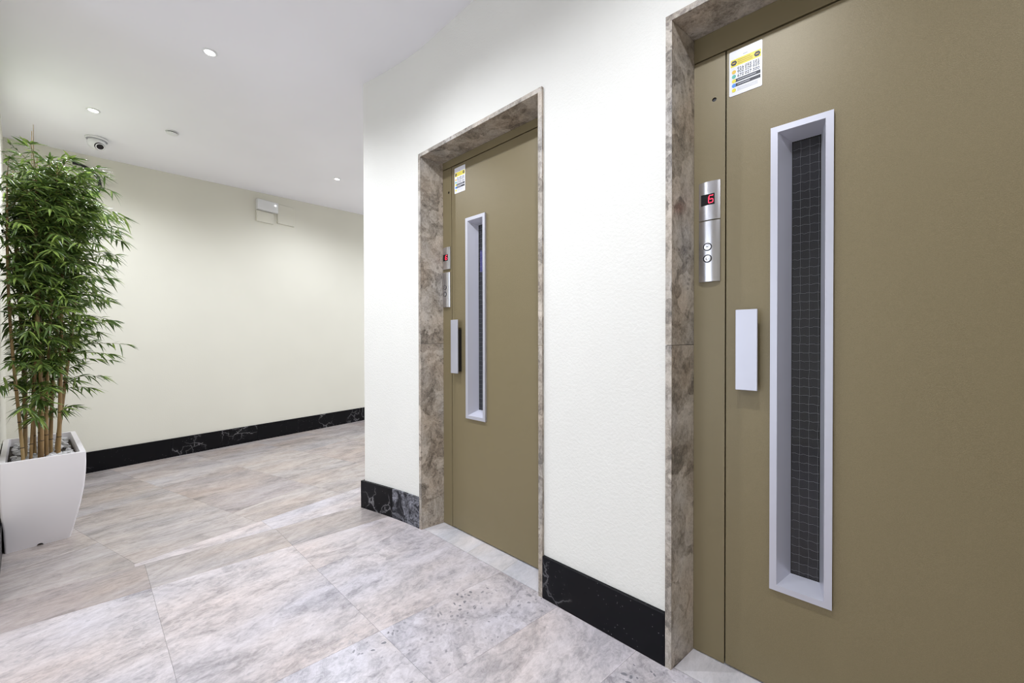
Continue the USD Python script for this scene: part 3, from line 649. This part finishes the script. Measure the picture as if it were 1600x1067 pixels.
part(t, 'mount_ring', lathe(kz([(0, 0), (0.078, 0), (0.080, 0.004), (0.080, 0.014), (0.076, 0.018), (0, 0.018)]), c, 'down', 40), 'white_plastic', smooth=30)
part(t, 'shadow_groove', lathe(kz([(0, 0.018), (0.072, 0.018), (0.072, 0.022), (0, 0.022)]), c, 'down', 40), 'ink_grey')
dm = trimesh.creation.icosphere(3, 0.066 * K); dm.apply_scale([1, 1, 0.9]); dm.apply_translation(c + [0, 0, -0.050 * K])
part(t, 'dome', dm, 'white_plastic', smooth=True)
aim = np.array([0.76, 0.30, -0.60]); aim /= np.linalg.norm(aim)
eye = c + [0, 0, -0.050 * K] + aim * 0.047 * K
Rm = trimesh.geometry.align_vectors([0, 0, 1], aim)
for nm, prof, mt in (('lens_hood', [(0, 0), (0.036, 0), (0.036, 0.016), (0.0345, 0.020), (0, 0.018)], 'black_plastic'), ('lens_ring', [(0.0255, 0.016), (0.033, 0.016), (0.033, 0.0215), (0.0255, 0.0215), (0.0255, 0.016)], 'white_plastic'),
                     ('lens_glass', [(0, 0.018), (0.0255, 0.018), (0.0255, 0.0200), (0.013, 0.0225), (0, 0.0230)], 'screen')):
    m_ = trimesh.creation.revolve(np.array(kz(prof)), sections=32); m_.apply_transform(Rm); m_.apply_translation(eye)
    part(t, nm, m_, mt, smooth=40)

# ------------------------------------------------------------------ fittings on the back wall
def wall_box(b0, b1, z0, z1, d0, d1, bev=0.003):
    """box on the back wall between along-wall positions b and heights z, standing d0..d1 off it"""
    pts = []
    for b_, bs in ((b0, 1), (b1, -1)):
        for z, zs in ((z0, 1), (z1, -1)):
            pts.append(back(b_, d0, z)); pts.append(back(b_, d1 - bev, z)); pts.append(back(b_ + bs * bev, d1, z + zs * bev))
    return trimesh.convex.convex_hull(np.array(pts))
t = thing('emergency_light', 'grey-white emergency light box with a small bright lamp high on the back wall', 'emergency light', loc=back(1.70, 0, 2.56))
part(t, 'housing', wall_box(1.603, 1.808, 2.508, 2.620, 0.001, 0.045, 0.006), 'white_plastic')
part(t, 'indicator_lamp', wall_box(1.772, 1.785, 2.578, 2.591, 0.044, 0.048, 0.002), 'lens')
t = thing('junction_cover', 'flat cream cover plate on the back wall right of the emergency light', 'junction box cover', loc=back(1.90, 0, 2.5))
part(t, 'plate', wall_box(1.812, 1.988, 2.405, 2.622, 0.001, 0.016, 0.003), 'wall_smooth')
for b_ in (1.825, 1.975):
    for z_ in (2.42, 2.605):
        part(t, 'screw', wall_box(b_ - 0.004, b_ + 0.004, z_ - 0.004, z_ + 0.004, 0.0155, 0.0175, 0.0012), 'cream_plastic')
t = thing('junction_cover', 'smaller cream cover plate on the back wall directly under the emergency light', 'junction box cover', loc=back(1.69, 0, 2.44))
part(t, 'plate', wall_box(1.603, 1.770, 2.382, 2.500, 0.001, 0.016, 0.003), 'wall_smooth')
for b_ in (1.613, 1.760):
    part(t, 'screw', wall_box(b_ - 0.004, b_ + 0.004, 2.437, 2.445, 0.0155, 0.0175, 0.0012), 'cream_plastic')
ring_c, ring_r = 0.335, 0.125
pts = [back(ring_c + ring_r * math.cos(a), 0.03, 2.385 + ring_r * 1.05 * math.sin(a)) for a in np.linspace(-1.5, 1.75, 40)]
t = thing('cable', 'thick black cable bent in a half loop on the back wall behind the bamboo top', 'cable', loc=back(ring_c, 0, 2.385))
part(t, 'cable_loop', tube(pts, 0.011, 10), 'black_plastic', smooth=40)
for a in (-1.2, 0.1, 1.4):
    q = (ring_c + ring_r * math.cos(a), 2.385 + ring_r * 1.05 * math.sin(a))
    part(t, 'clip', wall_box(q[0] - 0.008, q[0] + 0.008, q[1] - 0.012, q[1] + 0.012, 0.0005, 0.028, 0.002), 'cream_plastic')

# ------------------------------------------------------------------ potted bamboo
rb = random.Random(21); rn = np.random.default_rng(21)
PC = np.array([3.54, -0.176])                       # middle of the trough, (s, n)
YAWP = math.atan(0.0615)
def PL(ds, dn, z):                                   # planter local -> world
    s = PC[0] + ds; n = PC[1] - math.tan(YAWP) * ds + dn - 0.0
    return S(s, n, z)
pot = thing('potted_bamboo', 'tall leafy bamboo in a tapered white trough planter in the left corner', 'potted plant', loc=PL(0, 0, 0))
ZR = 0.476
prof = [(0.0, 0.328, 0.102, 0.116), (0.05, 0.339, 0.113, 0.118), (0.12, 0.352, 0.127, 0.120), (0.2, 0.364, 0.141, 0.127), (0.28, 0.373, 0.152, 0.130), (0.36, 0.379, 0.158, 0.131), (0.42, 0.381, 0.160, 0.131), (0.474, 0.382, 0.159, 0.131)]
rim = [(ZR, 0.381, 0.158, 0.130), (ZR, 0.361, 0.138, 0.112), (ZR - 0.003, 0.359, 0.136, 0.110), (0.40, 0.356, 0.132, 0.107), (0.36, 0.352, 0.128, 0.104)]
def ring(z, hl, hr, hlft, r=0.009):
    pts = []
    for (sx, sy) in ((-1, 1), (1, 1), (1, -1), (-1, -1)):        # sx along s, sy along n (right side = +n)
        hw = hr if sy > 0 else hlft
        cx, cy = sx * (hl - r), sy * (hw - r)
        a0 = {(-1, 1): 180, (1, 1): 90, (1, -1): 0, (-1, -1): 270}[(sx, sy)]
        for k in range(5):
            a = math.radians(a0 - 90 * k / 4); pts.append(PL(cx + r * math.cos(a), cy + r * math.sin(a), z))
    return pts
def loft(rings, close_bottom=True, close_top=True):
    V = [p for r in rings for p in r]; k = len(rings[0]); Fc = []
    for i in range(len(rings) - 1):
        for j in range(k):
            a, b_ = i * k + j, i * k + (j + 1) % k
            Fc += [(a, b_, b_ + k), (a, b_ + k, a + k)]
    for i, ok in ((0, close_bottom), (len(rings) - 1, close_top)):
        if ok:
            V.append(np.mean(rings[i], axis=0)); c_ = len(V) - 1
            for j in range(k): Fc.append((c_, i * k + (j + 1) % k, i * k + j) if i == 0 else (c_, i * k + j, i * k + (j + 1) % k))
    m = trimesh.Trimesh(np.array(V), np.array(Fc), process=False)
    if m.volume < 0: m.invert()
    return m
planter = loft([ring(*p) for p in prof + rim])
notch = trimesh.creation.cylinder(0.0115, 0.16, sections=24)
notch.apply_transform(trimesh.geometry.align_vectors([0, 0, 1], [1, 0, 0])); notch.apply_translation(PL(-0.33, -0.003, 0.0))
planter = cut(planter, notch)
pp = part(pot, 'planter', planter, 'planter', smooth=35)
nd = trimesh.creation.cylinder(0.0112, 0.003, sections=24); nd.apply_transform(trimesh.geometry.align_vectors([0, 0, 1], [1, 0, 0])); nd.apply_translation(PL(-0.262, -0.003, 0.0005))
part(pp, 'drain_notch', trimesh.intersections.slice_mesh_plane(nd, [0, 0, 1], [0, 0, 0.0005], cap=False), 'black_plastic')  # black half disc; the dark inside of the notch put into its colour
part(pot, 'soil', loft([ring(0.39, 0.354, 0.130, 0.105), ring(0.430, 0.356, 0.132, 0.107)]), 'soil')
chips = []
for k in range(290):
    ds, dn = rb.uniform(-0.338, 0.338), rb.uniform(-0.090, 0.117)
    r_ = rb.uniform(0.008, 0.0145)
    m_ = trimesh.creation.icosphere(1, r_); v = m_.vertices * (1 + 0.35 * (meshkit.noise(m_.vertices / r_ * 1.3 + k * 7.7) - 0.5)[:, None]); v[:, 2] *= rb.uniform(0.55, 0.8)
    m_ = trimesh.Trimesh(v, m_.faces, process=False); m_.apply_transform(trimesh.transformations.random_rotation_matrix(rn.random(3)) if k % 3 else np.eye(4)); m_.apply_translation(PL(ds, dn, 0.436 + rb.uniform(0, 0.010)))
    chips.append(m_)
for m_ in chips: part(pot, 'marble_chip', m_, 'pebble')

# canes
canes = []
base = [(-0.29, -0.062, -0.030, 0.0), (-0.24, -0.028, 0.01, 0.0), (-0.255, 0.000, -0.012, 0.02), (-0.205, 0.004, -0.005, 0.01), (-0.21, 0.028, 0.012, 0.0), (-0.16, 0.018, 0.0, 0.02),
        (-0.16, 0.062, 0.035, 0.0), (-0.10, 0.05, 0.02, 0.05), (-0.06, -0.01, -0.02, 0.05), (0.0, 0.02, 0.01, 0.1), (-0.12, -0.05, -0.03, 0.06), (0.07, 0.05, 0.04, 0.1), (0.02, -0.045, -0.02, 0.12), (-0.03, 0.072, 0.07, 0.0)]
for i, (ds, dn, ln, ls) in enumerate(base):
    top = rb.uniform(1.92, 2.12) if i not in (3, 8) else 2.30
    r0 = rb.uniform(0.0046, 0.0080)
    zs = np.linspace(0.41, top, 26); P = []
    ph, am = rb.uniform(0, 6.28), rb.uniform(0.004, 0.011)
    for z in zs:
        f = (z - 0.41) / 1.8
        P.append(PL(ds + ls * f + am * math.sin(z * 4 + ph) + 0.10 * f * f * rb.choice([1, 1]) * (0.4 if i % 2 else -0.25), dn + ln * f * 1.5 + am * math.cos(z * 3.1 + ph) + 0.06 * f * f * (0.5 if i % 3 else 0.0), z))
    P = np.array(P); P[:, 1] = np.maximum(P[:, 1], np.array([left_n(-x) for x in P[:, 0]]) + 0.03)
    cp = part(pot, 'cane', tube(P, r0 * (1 - 0.55 * (zs - 0.41) / 1.8) * np.clip((2.14 - zs) / 0.5, 0, 1) + 0.0013, 9), 'cane', smooth=40)
    canes.append((P, r0, top, cp))
    zn = 0.52 + rb.uniform(0, 0.1); nodes_ = []
    while zn < top - 0.2:
        q = np.array([np.interp(zn, zs, P[:, k]) for k in range(3)]); rr = r0 * (1 - 0.55 * (zn - 0.41) / 1.8) * min(1.0, max(0.0, (2.14 - zn) / 0.5)) + 0.0013
        m_ = trimesh.creation.revolve(np.array([(rr * 0.9, -0.003), (rr + 0.0016, -0.0006), (rr + 0.0016, 0.0010), (rr * 0.9, 0.003), (rr * 0.9, -0.003)]), sections=10); m_.apply_translation(q); nodes_.append(m_)
        zn += rb.uniform(0.13, 0.19)
    part(cp, 'node_rings', join(nodes_), 'cane_dark', kind='stuff')
# leaves: lanceolate blades, folded on the midrib and arching
def leaf(p, d, length, width, roll, droop):
    d = d / np.linalg.norm(d); side = np.cross(d, [0, 0, 1.0]); 
    if np.linalg.norm(side) < 1e-3: side = np.array([1.0, 0, 0])
    side /= np.linalg.norm(side); nrm = np.cross(side, d)
    c_, s_ = math.cos(roll), math.sin(roll); side, nrm = c_ * side + s_ * nrm, -s_ * side + c_ * nrm
    ts = (0.0, 0.14, 0.38, 0.66, 1.0); ws = (0.10, 0.72, 1.0, 0.66, 0.0)
    V = []
    for t_, w_ in zip(ts, ws):
        mid = p + d * length * t_ - np.array([0, 0, 1.0]) * droop * length * t_ * t_
        if w_ == 0: V.append(mid); continue
        V += [mid + side * width * w_ / 2 + nrm * width * w_ * 0.12, mid, mid - side * width * w_ / 2 + nrm * width * w_ * 0.12]
    Fc = []
    for i in range(3):
        a = 3 * i
        Fc += [(a, a + 1, a + 4), (a, a + 4, a + 3), (a + 1, a + 2, a + 5), (a + 1, a + 5, a + 4)]
    Fc += [(9, 10, 12), (10, 11, 12)]
    return np.array(V), np.array(Fc)
leaves, twigs = [], {i: [] for i in range(len(canes))}
def ok(v): return np.all(v[:, 1] > left_n(-v[:, 0]) + 0.006) and np.all(v[:, 2] < 2.56) and np.all(-v[:, 0] < 4.35)
def spray(ci, q, az, el, L_):
    """a twig from a cane with alternate leaves and a fan at its tip"""
    d = np.array([math.cos(az) * math.cos(el), math.sin(az) * math.cos(el), math.sin(el)])
    k = 9; P = [q + d * L_ * t_ - np.array([0, 0, 0.28 * L_ * t_ * t_]) for t_ in np.linspace(0, 1, k)]
    P = np.array(P)
    if not ok(P): return
    twigs[ci].append(tube(P, np.linspace(0.0018, 0.0007, k), 4))
    for j in range(1, k):
        td = P[j] - P[j - 1]; td /= np.linalg.norm(td)
        for sgn in ((1, -1) if j > 1 else (rb.choice([1, -1]),)):
            if rb.random() < 0.12: continue
            aa = math.atan2(td[1], td[0]) + sgn * rb.uniform(0.4, 1.35)
            ld = np.array([math.cos(aa), math.sin(aa), td[2] * 0.4 + rb.uniform(-0.9, 0.45)])
            v, f = leaf(P[j], ld, rb.uniform(0.045, 0.085), rb.uniform(0.0085, 0.0125), rb.uniform(-0.9, 0.9), rb.uniform(0.1, 0.7))
            if ok(v): leaves.append((v, f))
    td = P[-1] - P[-2]; td /= np.linalg.norm(td)
    for a_ in (-0.8, -0.35, 0.0, 0.4, 0.75):
        aa = math.atan2(td[1], td[0]) + a_ + rb.uniform(-0.15, 0.15)
        v, f = leaf(P[-1], np.array([math.cos(aa), math.sin(aa), td[2] + rb.uniform(-0.2, 0.2)]), rb.uniform(0.05, 0.09), rb.uniform(0.009, 0.0125), rb.uniform(-0.7, 0.7), rb.uniform(0.1, 0.5))
        if ok(v): leaves.append((v, f))
for ci, (P, r0, top, cp) in enumerate(canes):
    z = rb.uniform(0.66, 0.9)
    while z < min(top, 2.10) - 0.02:
        q = np.array([np.interp(z, P[:, 2], P[:, k]) for k in range(3)])
        dens = 1 if z < 0.98 else (2 if z < 1.25 else (3 if z < 1.5 else 4))
        for _ in range(dens):
            az = rb.uniform(0, 2 * math.pi) if rb.random() < 0.55 else rb.uniform(-0.9, 2.0)      # more growth towards the light, away from the wall
            fz = min(1.0, max(0.35, (z - 0.7) / 0.5)) * (1.0 if z < 2.0 else 0.8)
            spray(ci, q, az, rb.uniform(0.1, 1.1), rb.uniform(0.10, 0.27) * fz)
        z += rb.uniform(0.06, 0.095)
# a few low sprays, as in the photo, towards the room and towards the wall
for ci, z, az, L_ in ((13, 0.86, 1.2, 0.16), (13, 0.80, 0.9, 0.13), (11, 0.95, 1.3, 0.25), (11, 1.02, 0.6, 0.22), (0, 0.86, -0.4, 0.12), (2, 0.80, 0.0, 0.10), (4, 0.83, 0.2, 0.10), (6, 1.0, 1.1, 0.22), (0, 0.74, 0.3, 0.10), (1, 0.90, -0.8, 0.14), (0, 0.70, 2.4, 0.10), (5, 0.92, 0.4, 0.14), (0, 1.15, -0.5, 0.22), (0, 1.3, -0.7, 0.25), (1, 1.45, -0.6, 0.28), (0, 1.6, -0.7, 0.26), (1, 1.75, -0.6, 0.28), (0, 1.9, -0.6, 0.25), (0, 0.98, 0.1, 0.12), (13, 1.05, 1.3, 0.26)):
    P = canes[ci][0]; spray(ci, np.array([np.interp(z, P[:, 2], P[:, k]) for k in range(3)]), az, 0.35, L_)
for ci in twigs:
    if twigs[ci]: part(canes[ci][3], 'twigs', join(twigs[ci]), 'twig', kind='stuff')
def seen_size(v):
    p, z = project(v)
    return float(np.linalg.norm(p[12] - p[1])) / 1.0 if np.all(z > 0.1) and np.all(p[:, 0] > -5) else 0.0
order = sorted(range(len(leaves)), key=lambda i: -(seen_size(leaves[i][0]) - 8.0 * np.linalg.norm(leaves[i][0][4] - EYE)))
big, rest = order[:300], order[300:]
for i in big:
    part(pot, 'leaf', trimesh.Trimesh(leaves[i][0], leaves[i][1], process=False), 'leaf_light' if rb.random() < 0.4 else 'leaf_dark')
for k, mt in ((0, 'leaf_dark'), (1, 'leaf_light')):
    sel = [i for j, i in enumerate(rest) if (j % 3 == 0) == bool(k)]
    part(pot, 'foliage', join([trimesh.Trimesh(leaves[i][0], leaves[i][1], process=False) for i in sel]), mt, kind='stuff')
print('leaves', len(leaves))
